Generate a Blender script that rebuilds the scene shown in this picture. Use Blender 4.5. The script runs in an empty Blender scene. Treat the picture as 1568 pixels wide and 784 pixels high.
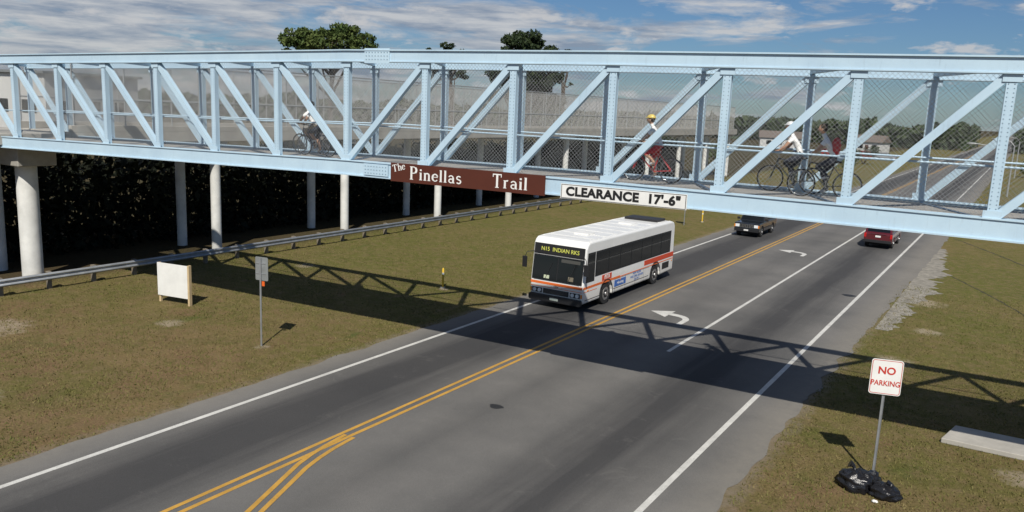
import bpy, bmesh, math, random
import numpy as np
from mathutils import Vector, Matrix, noise
random.seed(7); rng=np.random.default_rng(7)
scene=bpy.context.scene
COL=scene.collection
rad=math.radians
# ------------------------------------------------------------------ materials
def nt_new(name):
    m=bpy.data.materials.new(name); m.use_nodes=True
    nt=m.node_tree; b=nt.nodes['Principled BSDF']
    return m,nt,b
def N(nt,t,**kw):
    n=nt.nodes.new(t)
    for k,v in kw.items(): setattr(n,k,v)
    return n
def L(nt,a,b): nt.links.new(a,b)
def mixc(nt,fac,a,b,blend='MIX'):
    n=nt.nodes.new('ShaderNodeMix'); n.data_type='RGBA'; n.blend_type=blend
    for s,v in ((n.inputs[0],fac),(n.inputs[6],a),(n.inputs[7],b)):
        if hasattr(v,'is_linked'): nt.links.new(v,s)
        elif isinstance(v,(int,float)): s.default_value=v
        else: s.default_value=(v[0],v[1],v[2],1)
    return n.outputs[2]
def ramp(nt,src,p0,p1,c0=(0,0,0),c1=(1,1,1)):
    n=nt.nodes.new('ShaderNodeValToRGB')
    n.color_ramp.elements[0].position=p0; n.color_ramp.elements[1].position=p1
    n.color_ramp.elements[0].color=(*c0,1); n.color_ramp.elements[1].color=(*c1,1)
    nt.links.new(src,n.inputs[0]); return n.outputs[0]
def noise_t(nt,vec,scale,detail=4,rough=.6,dist=0):
    n=nt.nodes.new('ShaderNodeTexNoise'); n.inputs['Scale'].default_value=scale
    n.inputs['Detail'].default_value=detail; n.inputs['Roughness'].default_value=rough
    n.inputs['Distortion'].default_value=dist
    if vec is not None: nt.links.new(vec,n.inputs['Vector'])
    return n.outputs['Fac']
def math_n(nt,op,a,b=0.0,c=None,clamp=False):
    n=nt.nodes.new('ShaderNodeMath'); n.operation=op; n.use_clamp=clamp
    for i,v in enumerate((a,b,c)):
        if v is None: continue
        if hasattr(v,'is_linked'): nt.links.new(v,n.inputs[i])
        else: n.inputs[i].default_value=v
    return n.outputs[0]
_mc={}
def mat(name,col,rough=.5,metal=0,var=.12,scale=3.0,bump=0.0,bscale=40,coat=0,spec=.5):
    if name in _mc: return _mc[name]
    m,nt,b=nt_new(name)
    tc=N(nt,'ShaderNodeTexCoord').outputs['Object']
    if var>0:
        f=noise_t(nt,tc,scale,6,.65)
        f=ramp(nt,f,.3,.7)
        d=[c*(1-var) for c in col]; l=[min(1,c*(1+var*.6)) for c in col]
        L(nt,mixc(nt,f,d,l),b.inputs['Base Color'])
    else: b.inputs['Base Color'].default_value=(*col,1)
    b.inputs['Roughness'].default_value=rough; b.inputs['Metallic'].default_value=metal
    b.inputs['Specular IOR Level'].default_value=spec
    if coat: b.inputs['Coat Weight'].default_value=coat; b.inputs['Coat Roughness'].default_value=.08
    if bump>0:
        bn=N(nt,'ShaderNodeBump'); bn.inputs['Strength'].default_value=bump; bn.inputs['Distance'].default_value=.02
        L(nt,noise_t(nt,tc,bscale,5),bn.inputs['Height']); L(nt,bn.outputs[0],b.inputs['Normal'])
    _mc[name]=m; return m
# ------------------------------------------------------------------ mesh builder
class MB:
    def __init__(s): s.v=[];s.f=[];s.m=[];s.mats=[];s.sm=[]
    def mi(s,m):
        if m not in s.mats: s.mats.append(m)
        return s.mats.index(m)
    def add(s,vs,fs,m,smooth=False):
        o=len(s.v); s.v+= [tuple(v) for v in vs]; k=s.mi(m)
        for f in fs: s.f.append(tuple(i+o for i in f)); s.m.append(k); s.sm.append(smooth)
    def box(s,x0,x1,y0,y1,z0,z1,m):
        vs=[(x,y,z) for x in(x0,x1) for y in(y0,y1) for z in(z0,z1)]
        s.add(vs,[(0,1,3,2),(4,6,7,5),(0,4,5,1),(2,3,7,6),(0,2,6,4),(1,5,7,3)],m)
    def beam(s,a,b,w,h,m,side=None):
        a=Vector(a);b=Vector(b);d=(b-a).normalized()
        if side is None:
            side=d.cross(Vector((0,0,1)))
            if side.length<1e-4: side=Vector((1,0,0))
        side=Vector(side); side=(side-d*side.dot(d)).normalized(); up=side.cross(d).normalized()
        vs=[]
        for p in(a,b):
            for sx,sy in((-1,-1),(1,-1),(1,1),(-1,1)): vs.append(p+side*(w/2*sx)+up*(h/2*sy))
        s.add(vs,[(3,2,1,0),(4,5,6,7),(0,1,5,4),(1,2,6,5),(2,3,7,6),(3,0,4,7)],m)
    def tube(s,pts,rs,m,n=8,cap=True,smooth=True):
        pts=[Vector(p) for p in pts]
        if not hasattr(rs,'__len__'): rs=[rs]*len(pts)
        vs=[];ref=None
        for i,p in enumerate(pts):
            d=(pts[min(i+1,len(pts)-1)]-pts[max(i-1,0)]).normalized()
            if ref is None:
                ref=Vector((0,0,1)) if abs(d.z)<.9 else Vector((1,0,0))
            a=(ref-d*ref.dot(d)).normalized(); b=d.cross(a); ref=a
            for k in range(n):
                t=2*math.pi*k/n; vs.append(p+(a*math.cos(t)+b*math.sin(t))*rs[i])
        fs=[]
        for i in range(len(pts)-1):
            for k in range(n):
                fs.append((i*n+k,i*n+(k+1)%n,(i+1)*n+(k+1)%n,(i+1)*n+k))
        s.add(vs,fs,m,smooth)
        if cap:
            s.add(vs[:n],[tuple(range(n))[::-1]],m); s.add(vs[-n:],[tuple(range(n))],m)
    def cyl(s,a,b,r,m,n=16,smooth=True): s.tube([a,b],[r,r],m,n,True,smooth)
    def poly(s,vs,m): s.add(vs,[tuple(range(len(vs)))],m)
    def extrude(s,prof,axis,a,b,m):
        n=len(prof)
        if axis=='x': va=[(a,p[0],p[1]) for p in prof]; vb=[(b,p[0],p[1]) for p in prof]
        elif axis=='y': va=[(p[0],a,p[1]) for p in prof]; vb=[(p[0],b,p[1]) for p in prof]
        else: va=[(p[0],p[1],a) for p in prof]; vb=[(p[0],p[1],b) for p in prof]
        fs=[tuple(range(n)),tuple(range(2*n-1,n-1,-1))]+[(i,i+n,(i+1)%n+n,(i+1)%n) for i in range(n)]
        s.add(va+vb,fs,m)
    def sphere(s,c,r,m,seg=12,rings=8,fn=None):
        vs=[];fs=[]
        R=r if hasattr(r,'__len__') else (r,r,r)
        for i in range(rings+1):
            ph=math.pi*i/rings
            for k in range(seg):
                t=2*math.pi*k/seg
                p=Vector((math.sin(ph)*math.cos(t),math.sin(ph)*math.sin(t),math.cos(ph)))
                if fn: p=fn(p)
                vs.append((c[0]+p.x*R[0],c[1]+p.y*R[1],c[2]+p.z*R[2]))
        for i in range(rings):
            for k in range(seg): fs.append((i*seg+k,(i+1)*seg+k,(i+1)*seg+(k+1)%seg,i*seg+(k+1)%seg))
        s.add(vs,fs,m,True)
    def torus(s,c,R,r,m,axis='y',n=28,k=6):
        vs=[];fs=[]
        for i in range(n):
            t=2*math.pi*i/n
            for j in range(k):
                u=2*math.pi*j/k; rr=R+r*math.cos(u); w=r*math.sin(u)
                if axis=='y': vs.append((c[0]+rr*math.cos(t),c[1]+w,c[2]+rr*math.sin(t)))
                else: vs.append((c[0]+w,c[1]+rr*math.cos(t),c[2]+rr*math.sin(t)))
        for i in range(n):
            for j in range(k): fs.append((i*k+j,((i+1)%n)*k+j,((i+1)%n)*k+(j+1)%k,i*k+(j+1)%k))
        s.add(vs,fs,m,True)
    def obj(s,name,parent=None,bevel=0,fixn=True,segs=2):
        me=bpy.data.meshes.new(name); me.from_pydata(s.v,[],s.f)
        for m in s.mats: me.materials.append(m)
        me.polygons.foreach_set('material_index',s.m); me.polygons.foreach_set('use_smooth',s.sm)
        me.update()
        if fixn:
            bm=bmesh.new(); bm.from_mesh(me); bmesh.ops.recalc_face_normals(bm,faces=bm.faces); bm.to_mesh(me); bm.free()
        o=bpy.data.objects.new(name,me); COL.objects.link(o)
        if parent: o.parent=parent
        if bevel>0:
            b=o.modifiers.new('bev','BEVEL'); b.width=bevel; b.segments=segs; b.limit_method='ANGLE'; b.angle_limit=rad(40)
        return o
def empty(name,loc=(0,0,0),rotz=0,parent=None):
    e=bpy.data.objects.new(name,None); COL.objects.link(e); e.location=loc; e.rotation_euler=(0,0,rotz); e.empty_display_size=.3
    if parent: e.parent=parent
    return e
def text(body,size,m,parent,loc,rot,name='lettering',depth=.004,bold=0,sx=1,align='CENTER',shear=0,space=1):
    c=bpy.data.curves.new(name,'FONT'); c.body=body; c.size=size; c.extrude=depth; c.offset=bold
    c.align_x=align; c.align_y='CENTER'; c.shear=shear; c.space_character=space; c.materials.append(m); c.resolution_u=4
    o=bpy.data.objects.new(name,c); COL.objects.link(o); o.parent=parent; o.location=loc; o.rotation_euler=rot; o.scale=(sx,1,1)
    return o
# ------------------------------------------------------------------ camera
f=1220.;H=8.3;r=.043
X_,Y_=1575-784,200-392
u_=X_*math.cos(r)+Y_*math.sin(r); v_=-X_*math.sin(r)+Y_*math.cos(r)
p=math.atan(-v_/f); th=math.atan(u_*math.cos(p)/f)
F=Vector((-math.sin(th)*math.cos(p),math.cos(th)*math.cos(p),-math.sin(p)))
R0=Vector((math.cos(th),math.sin(th),0)); U0=R0.cross(F)
R=R0*math.cos(r)+U0*math.sin(r); U=U0*math.cos(r)-R0*math.sin(r)
cam=bpy.data.cameras.new('camera'); co=bpy.data.objects.new('camera',cam); COL.objects.link(co); scene.camera=co
M=Matrix((R,U,-F)).transposed().to_4x4(); M.translation=Vector((0,0,H)); co.matrix_world=M
cam.sensor_width=36; cam.lens=f/1568*36; cam.clip_end=6000; cam.clip_start=.1
# ------------------------------------------------------------------ light
SE=46.5
tos=Vector((.492*math.cos(rad(SE)),-.870*math.cos(rad(SE)),math.sin(rad(SE))))
sl=bpy.data.lights.new('sun','SUN'); sl.energy=5.0; sl.angle=rad(.53); sl.color=(1,.95,.86)
so=bpy.data.objects.new('sun',sl); COL.objects.link(so); so.rotation_euler=tos.to_track_quat('Z','Y').to_euler()
w=bpy.data.worlds.new('World'); scene.world=w; w.use_nodes=True; nt=w.node_tree; nt.nodes.clear()
out=N(nt,'ShaderNodeOutputWorld'); bg=N(nt,'ShaderNodeBackground'); L(nt,bg.outputs[0],out.inputs[0])
sky=N(nt,'ShaderNodeTexSky'); sky.sky_type='NISHITA'; sky.sun_disc=False; sky.sun_elevation=rad(SE); sky.sun_rotation=rad(150.5)
sky.air_density=1.0; sky.dust_density=.3; sky.ozone_density=3.0
tc=N(nt,'ShaderNodeTexCoord').outputs['Generated']
sp_=N(nt,'ShaderNodeSeparateXYZ'); L(nt,tc,sp_.inputs[0])
mp=N(nt,'ShaderNodeMapping'); mp.inputs['Scale'].default_value=(1.9,1.9,10.0); mp.inputs['Location'].default_value=(.35,.1,.2); L(nt,tc,mp.inputs['Vector'])
n1=noise_t(nt,mp.outputs[0],3.6,10,.62,.35)
left=math_n(nt,'MULTIPLY_ADD',sp_.outputs['X'],-.24,-.085)
n1=math_n(nt,'ADD',n1,left)
cl=ramp(nt,n1,.46,.60)
mp2=N(nt,'ShaderNodeMapping'); mp2.inputs['Scale'].default_value=(2.4,2.4,20.0); mp2.inputs['Location'].default_value=(.4,.1,.30); L(nt,tc,mp2.inputs['Vector'])
n2=noise_t(nt,mp2.outputs[0],3.6,9,.62,.2)
# separate small cumulus puffs
mp3=N(nt,'ShaderNodeMapping'); mp3.inputs['Scale'].default_value=(7,7,22.0); mp3.inputs['Location'].default_value=(.1,.55,.08); L(nt,tc,mp3.inputs['Vector'])
n3=noise_t(nt,mp3.outputs[0],1.9,10,.58,.1)
pf=ramp(nt,n3,.575,.66)
ccol=mixc(nt,ramp(nt,n2,.38,.62),(4.0,4.8,6.2),(9.6,9.6,9.7))
skyt=mixc(nt,1.0,sky.outputs[0],(.58,.78,1.02),'MULTIPLY')
fin=mixc(nt,math_n(nt,'MULTIPLY',cl,.85),skyt,ccol)
fin=mixc(nt,math_n(nt,'MULTIPLY',pf,.85),fin,(9.0,9.1,9.4))
L(nt,fin,bg.inputs['Color']); bg.inputs['Strength'].default_value=.06
scene.view_settings.view_transform='Standard'; scene.view_settings.look='None'; scene.view_settings.exposure=0
# ------------------------------------------------------------------ ground
def ground_material():
    m,nt,b=nt_new('grass_soil')
    P=N(nt,'ShaderNodeNewGeometry').outputs['Position']
    sep=N(nt,'ShaderNodeSeparateXYZ'); L(nt,P,sep.inputs[0])
    big=noise_t(nt,P,.11,6,.65,.4); mid=noise_t(nt,P,.9,8,.7,.3); fine=noise_t(nt,P,14,6,.75)
    dry=math_n(nt,'MULTIPLY_ADD',sep.outputs['Y'],-.008,.19,); dry=math_n(nt,'MAXIMUM',dry,-.08)
    bigd=math_n(nt,'ADD',big,dry)
    mix1=mixc(nt,ramp(nt,bigd,.38,.66),(.135,.135,.036),(.215,.155,.072))
    mix2=mixc(nt,math_n(nt,'MULTIPLY',ramp(nt,mid,.42,.66),.65),mix1,(.105,.105,.030))
    br=mixc(nt,math_n(nt,'MULTIPLY',ramp(nt,noise_t(nt,P,2.3,8,.75),.45,.66),.75),mix2,(.24,.17,.095))
    red=mixc(nt,math_n(nt,'MULTIPLY',ramp(nt,math_n(nt,'ADD',noise_t(nt,P,.55,7,.7),dry),.56,.72),.6),br,(.22,.13,.08))
    grn=mixc(nt,math_n(nt,'MULTIPLY',ramp(nt,noise_t(nt,P,.33,7,.7,.5),.60,.70),.7),red,(.085,.115,.028))
    fn=mixc(nt,.9,grn,ramp(nt,fine,.25,.75,(.40,.40,.40),(1.35,1.35,1.35)),'MULTIPLY')
    col=fn
    spots=[(-25.6,17.3,.9),(-29.5,13.0,2.2),(-26.8,10.5,2.0),(-20.9,17.5,.45),(-3.0,30.5,1.2),(-3.2,42,1.8),(-2.4,36,1.0),(-1.9,19.3,.8),(-30,28,1.0),(-21.7,28.6,.5),(1.0,22.0,1.0),(-23,9.5,1.3)]
    ns=noise_t(nt,P,2.2,7,.75)
    tot=None
    for (x,y,rr) in spots:
        vm=N(nt,'ShaderNodeVectorMath'); vm.operation='DISTANCE'; L(nt,P,vm.inputs[0]); vm.inputs[1].default_value=(x,y,0)
        d=math_n(nt,'DIVIDE',vm.outputs['Value'],rr)
        d=math_n(nt,'SUBTRACT',1.25,d,clamp=True)
        tot=d if tot is None else math_n(nt,'MAXIMUM',tot,d)
    sm=math_n(nt,'MULTIPLY',tot,ns); sm=ramp(nt,sm,.30,.48)
    col=mixc(nt,math_n(nt,'MULTIPLY',sm,.7),col,(.36,.30,.22))
    dr=math_n(nt,'ABSOLUTE',math_n(nt,'ADD',sep.outputs['X'],11.35))
    vg=math_n(nt,'SUBTRACT',dr,6.75); vg=math_n(nt,'MULTIPLY',vg,.9); vg=math_n(nt,'SUBTRACT',1.0,vg,clamp=True)
    vg=ramp(nt,math_n(nt,'MULTIPLY',vg,ns),.26,.52)
    col=mixc(nt,math_n(nt,'MULTIPLY',vg,.75),col,(.24,.20,.15))
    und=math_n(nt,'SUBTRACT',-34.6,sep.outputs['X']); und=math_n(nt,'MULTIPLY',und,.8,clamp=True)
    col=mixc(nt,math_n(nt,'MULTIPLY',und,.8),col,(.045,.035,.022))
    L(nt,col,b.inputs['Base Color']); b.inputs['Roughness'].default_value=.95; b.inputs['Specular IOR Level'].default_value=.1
    bn=N(nt,'ShaderNodeBump'); bn.inputs['Strength'].default_value=.9; bn.inputs['Distance'].default_value=.07
    L(nt,noise_t(nt,P,9,8,.8),bn.inputs['Height']); L(nt,bn.outputs[0],b.inputs['Normal'])
    return m
GM=ground_material()
g=MB()
xs=[-2500,-600,-200,-80,-40,-20,0,20,80,200,600,2500]; ys=[-300,-50,0,40,90,200,500,1200,3500]
vs=[(x,y,0) for y in ys for x in xs]; nx=len(xs)
g.add(vs,[(j*nx+i,j*nx+i+1,(j+1)*nx+i+1,(j+1)*nx+i) for j in range(len(ys)-1) for i in range(nx-1)],GM)
g.obj('ground')
# ------------------------------------------------------------------ road
def asphalt():
    m,nt,b=nt_new('asphalt')
    P=N(nt,'ShaderNodeNewGeometry').outputs['Position']
    sep=N(nt,'ShaderNodeSeparateXYZ'); L(nt,P,sep.inputs[0]); x=sep.outputs['X']
    ms=N(nt,'ShaderNodeMapping'); ms.inputs['Scale'].default_value=(1,.06,1); L(nt,P,ms.inputs['Vector'])
    streak=noise_t(nt,ms.outputs[0],1.6,6,.6)
    base=mixc(nt,ramp(nt,noise_t(nt,P,.25,5,.6),.35,.65),(.120,.117,.112),(.165,.158,.148))
    def lane(c,wd,st):
        d=math_n(nt,'DIVIDE',math_n(nt,'ABSOLUTE',math_n(nt,'SUBTRACT',x,c)),wd)
        d=math_n(nt,'SUBTRACT',1.0,d,clamp=True)
        return math_n(nt,'MULTIPLY',d,st)
    t=math_n(nt,'MAXIMUM',lane(-7.9,1.9,1.5),lane(-15.4,2.1,1.9))
    t=math_n(nt,'MAXIMUM',t,lane(-11.6,1.0,.35))
    t=math_n(nt,'MULTIPLY',t,math_n(nt,'ADD',math_n(nt,'MULTIPLY',streak,1.3),.10),clamp=True)
    c=mixc(nt,math_n(nt,'MULTIPLY',t,.80,clamp=True),base,(.034,.034,.036))
    fine=noise_t(nt,P,60,4,.8)
    c=mixc(nt,.85,c,ramp(nt,fine,.3,.7,(.62,.62,.62),(1.30,1.30,1.30)),'MULTIPLY')
    v=ramp(nt,noise_t(nt,P,1.4,7,.75),.62,.74)
    c=mixc(nt,math_n(nt,'MULTIPLY',v,.35),c,(.05,.05,.05))
    v2=ramp(nt,noise_t(nt,P,.8,8,.78,.4),.58,.72)
    c=mixc(nt,math_n(nt,'MULTIPLY',v2,.30),c,(.20,.19,.175))
    dr=math_n(nt,'ABSOLUTE',math_n(nt,'ADD',x,11.5)); sh=math_n(nt,'SUBTRACT',dr,5.9); sh=math_n(nt,'MULTIPLY',sh,1.2,clamp=True)
    c=mixc(nt,math_n(nt,'MULTIPLY',sh,math_n(nt,'MULTIPLY',noise_t(nt,P,3,6,.7),.9)),c,(.24,.22,.185))
    L(nt,c,b.inputs['Base Color']); b.inputs['Roughness'].default_value=.88; b.inputs['Specular IOR Level'].default_value=.25
    bn=N(nt,'ShaderNodeBump'); bn.inputs['Strength'].default_value=.35; bn.inputs['Distance'].default_value=.01
    L(nt,fine,bn.inputs['Height']); L(nt,bn.outputs[0],b.inputs['Normal'])
    return m
AS=asphalt()
rd=MB(); yy=[-40+.35*i for i in range(500)]+[140+20*i for i in range(1,70)]
vs=[]
for y in yy:
    far=max(0,min(1,(y-25)/35))
    jl=(noise.noise(Vector((0,y*.9,0)))*.22+noise.noise(Vector((3,y*3.1,0)))*.07)
    jr=(noise.noise(Vector((9,y*.8,0)))*.24+noise.noise(Vector((5,y*3.3,0)))*.08)
    vs+=[(-18.2+jl,y,.012),(-4.55+.5*far+jr,y,.012)]
rd.add(vs,[(2*i,2*i+1,2*i+3,2*i+2) for i in range(len(yy)-1)],AS); rd.obj('road')
sr=MB(); q=[]
for i in range(40):
    t=i/39; x=-4.2+70*t; y=84+ (30*t*t); q+=[(x,y-3.2,.008),(x,y+3.2,.008)]
sr.add(q,[(2*i,2*i+1,2*i+3,2*i+2) for i in range(39)],mat('side_road_asphalt',(.19,.185,.17),.9,var=.2,scale=.5)); sr.obj('side_road')
def paint(name,col,worn=.5):
    m,nt,b=nt_new(name); P=N(nt,'ShaderNodeNewGeometry').outputs['Position']
    c=mixc(nt,ramp(nt,noise_t(nt,P,1.5,7,.7),.35,.7),col,[k*.72 for k in col])
    wv=ramp(nt,noise_t(nt,P,22,6,.8),.56,.70)
    c=mixc(nt,math_n(nt,'MULTIPLY',wv,worn),c,(.12,.12,.115))
    L(nt,c,b.inputs['Base Color']); b.inputs['Roughness'].default_value=.7; return m
WP=paint('white_road_paint',(.62,.61,.57),.85); YP=paint('yellow_road_paint',(.54,.30,.05),.85)
mk=MB()
def strip(pts,wd,m,z=.017):
    vs=[]
    for i,(x,y) in enumerate(pts):
        a=pts[max(0,i-1)];b=pts[min(len(pts)-1,i+1)]
        dx,dy=b[0]-a[0],b[1]-a[1];l=math.hypot(dx,dy); nx,ny=-dy/l,dx/l
        w2=wd/2*(1+.08*noise.noise(Vector((x*3,y*2.3,0))))
        vs+=[(x+nx*w2,y+ny*w2,z),(x-nx*w2,y-ny*w2,z)]
    mk.add(vs,[(2*i,2*i+1,2*i+3,2*i+2) for i in range(len(pts)-1)],m)
ylong=[-40+.6*i for i in range(300)]+[140+40*i for i in range(1,30)]
strip([(-5.88,y) for y in ylong],.15,WP); strip([(-17.2,y) for y in ylong],.15,WP)
strip([(-9.77,26.2+.6*i) for i in range(72)],.14,WP)
for dx in(-.14,.14): strip([(-13.5+dx,y) for y in ylong],.115,YP)
for dx in(-.14,.14):
    q=[]
    for i in range(30):
        y=14.2-.55*i; t=(14.2-y); q.append((-13.36+dx+ (.07*t*t if t<2.2 else .339+.40*(t-2.2)),y))
    q[0]=(q[0][0],13.9)
    strip(q,.115,YP,.021)
def arrow(y0):
    cx=-10.85
    pts=[(cx,y0)]
    for i in range(9):
        a=i/8*math.pi/2*.95; pts.append((cx-.62+.62*math.cos(a),y0+.75+.62*math.sin(a)))
    pts.append((-11.75,y0+1.40))
    vs=[]
    n=len(pts)
    for i,(x,y) in enumerate(pts):
        a=pts[max(0,i-1)];b=pts[min(n-1,i+1)];dx,dy=b[0]-a[0],b[1]-a[1];l=math.hypot(dx,dy);nx,ny=-dy/l,dx/l
        w2=.11+.09*(i/n)
        vs+=[(x+nx*w2,y+ny*w2,.019),(x-nx*w2,y-ny*w2,.019)]
    mk.add(vs,[(2*i,2*i+1,2*i+3,2*i+2) for i in range(n-1)],WP)
    mk.poly([(-11.74,y0+.78,.019),(-11.74,y0+2.02,.019),(-12.62,y0+1.40,.019)],WP)
arrow(30.0); arrow(51.0)
mk.obj('road_markings',fixn=False)
tp=MB(); TAR=mat('tar',(.02,.02,.02),.6)
for (cx,cy,rr) in[(-11.6,17.9,.16),(-11.2,9.9,.12),(-6.3,41,.25)]:
    tp.poly([(cx+rr*1.3*math.cos(t)*(1+.2*math.sin(3*t)),cy+rr*math.sin(t),.020) for t in[2*math.pi*i/18 for i in range(18)]],TAR)
tp.obj('tar_patch')
CONC=mat('concrete',(.38,.36,.32),.85,var=.22,scale=1.2,bump=.3)
ap=MB(); apm=mat('worn_shoulder',(.26,.24,.20),.95,var=.5,scale=2.5,bump=.6)
pts=[]
for i in range(160):
    t=i/159; y=35+27*t; wd=.4+1.1*math.sin(t*math.pi)*(.6+.8*noise.noise(Vector((y*.5,2,0))))+.5*noise.noise(Vector((y*2.1,2,0)))+.25*noise.noise(Vector((y*6,2,0)))
    pts.append((-4.25,y,.006)); pts.append((-4.1+max(.05,wd),y,.006))
ap.add(pts,[(2*i,2*i+1,2*i+3,2*i+2) for i in range(159)],apm); ap.obj('gravel_shoulder')
sb=MB(); sb.extrude([(-.87,23.25),(6,23.45),(6,24.85),(-.62,24.56)],'z',0,.14,CONC); sb.obj('concrete_slab',bevel=.02)
dst=MB(); DKS=mat('dark_strip',(.045,.04,.018),.95,var=.4,scale=5)  # thin wavy dark strips laid across the right verge
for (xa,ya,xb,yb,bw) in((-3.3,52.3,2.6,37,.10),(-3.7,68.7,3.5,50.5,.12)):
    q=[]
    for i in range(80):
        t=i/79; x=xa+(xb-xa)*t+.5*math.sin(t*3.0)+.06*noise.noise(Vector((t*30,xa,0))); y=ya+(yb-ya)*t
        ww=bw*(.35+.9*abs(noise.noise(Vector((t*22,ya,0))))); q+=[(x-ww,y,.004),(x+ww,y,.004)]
    dst.add(q,[(2*i,2*i+1,2*i+3,2*i+2) for i in range(79)],DKS)
dst.obj('verge_dark_strips',fixn=False)
# ------------------------------------------------------------------ grass tufts (one object)
def grass_mesh():
    m,nt,b=nt_new('grass_blades')
    P=N(nt,'ShaderNodeNewGeometry').outputs['Position']
    c=mixc(nt,ramp(nt,noise_t(nt,P,.5,5,.7),.35,.65),(.12,.125,.033),(.225,.17,.08))
    c=mixc(nt,ramp(nt,noise_t(nt,P,7,3,.6),.4,.7),c,(.085,.095,.024))
    L(nt,c,b.inputs['Base Color']); b.inputs['Roughness'].default_value=.8; b.inputs['Specular IOR Level'].default_value=.15
    n=120000
    x=np.empty(0);y=np.empty(0)
    while len(x)<n:
        a=rng.uniform(-36,4,60000);bb=rng.uniform(4,46,60000)
        d=np.hypot(a,bb); keep=(rng.uniform(0,1,60000)<np.clip(14/d,0,1)**1.3)&((a<-18.25)|(a>-4.5))&(a>-36)
        a,bb=a[keep],bb[keep]
        dens=np.array([noise.noise(Vector((p*.45,q*.45,0)))+.6*noise.noise(Vector((p*1.7,q*1.7,5))) for p,q in zip(a,bb)])
        k2=dens>rng.uniform(-.9,.35,len(dens)); x=np.append(x,a[k2]);y=np.append(y,bb[k2])
    x=x[:n];y=y[:n]
    ang=rng.uniform(0,2*np.pi,n);hh=rng.uniform(.025,.075,n);wd=rng.uniform(.008,.022,n);lx=rng.normal(0,.03,n);ly=rng.normal(0,.03,n)
    V=np.zeros((n,3,3)); V[:,0,0]=x-np.cos(ang)*wd;V[:,0,1]=y-np.sin(ang)*wd;V[:,1,0]=x+np.cos(ang)*wd;V[:,1,1]=y+np.sin(ang)*wd
    V[:,2,0]=x+lx;V[:,2,1]=y+ly;V[:,2,2]=hh
    me=bpy.data.meshes.new('grass'); me.vertices.add(3*n); me.vertices.foreach_set('co',V.ravel()); me.loops.add(3*n); me.loops.foreach_set('vertex_index',np.arange(3*n))
    me.polygons.add(n); me.polygons.foreach_set('loop_start',np.arange(0,3*n,3)); me.update(calc_edges=True); me.materials.append(m)
    o=bpy.data.objects.new('grass',me); COL.objects.link(o)
grass_mesh()
# ------------------------------------------------------------------ bridge
P0=(-7.82,18.59); AL=rad(4.223); DIR=(math.cos(AL),math.sin(AL)); NR=(-math.sin(AL),math.cos(AL))
def dz(s):
    z=0
    if s<-9.55: z+=(s+9.55)*.0145
    if s>-1: z-=(s+1)*.007
    return z
def B(s,w,z): return Vector((P0[0]+DIR[0]*s+NR[0]*w, P0[1]+DIR[1]*s+NR[1]*w, z+dz(s)))
def blue_mat():
    m,nt,b=nt_new('blue_steel_paint')
    tc=N(nt,'ShaderNodeTexCoord').outputs['Object']
    c=mixc(nt,ramp(nt,noise_t(nt,tc,.8,6,.65),.3,.7),(.41,.55,.66),(.49,.64,.74))
    mp=N(nt,'ShaderNodeMapping'); mp.inputs['Scale'].default_value=(5,5,.7); L(nt,tc,mp.inputs['Vector'])
    st=ramp(nt,noise_t(nt,mp.outputs[0],2.5,7,.75),.56,.78)
    c=mixc(nt,math_n(nt,'MULTIPLY',st,.38),c,(.20,.26,.30))
    rs=ramp(nt,noise_t(nt,tc,6,8,.8),.69,.78); c=mixc(nt,math_n(nt,'MULTIPLY',rs,.5),c,(.25,.17,.11))
    L(nt,c,b.inputs['Base Color']); b.inputs['Roughness'].default_value=.5
    return m
BL=blue_mat(); BOLT=mat('bolt_steel',(.20,.30,.38),.5)
bridge=empty('pedestrian_bridge')
ND=Vector((NR[0],NR[1],0))
ZB0,ZB1,ZT0,ZT1=6.12,6.55,9.46,9.80
CW=3.15; SH=-1.42; PAN=2.83; SC=-9.55
SS=[SC+PAN*k for k in range(-7,11)]
tr=MB()
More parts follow.
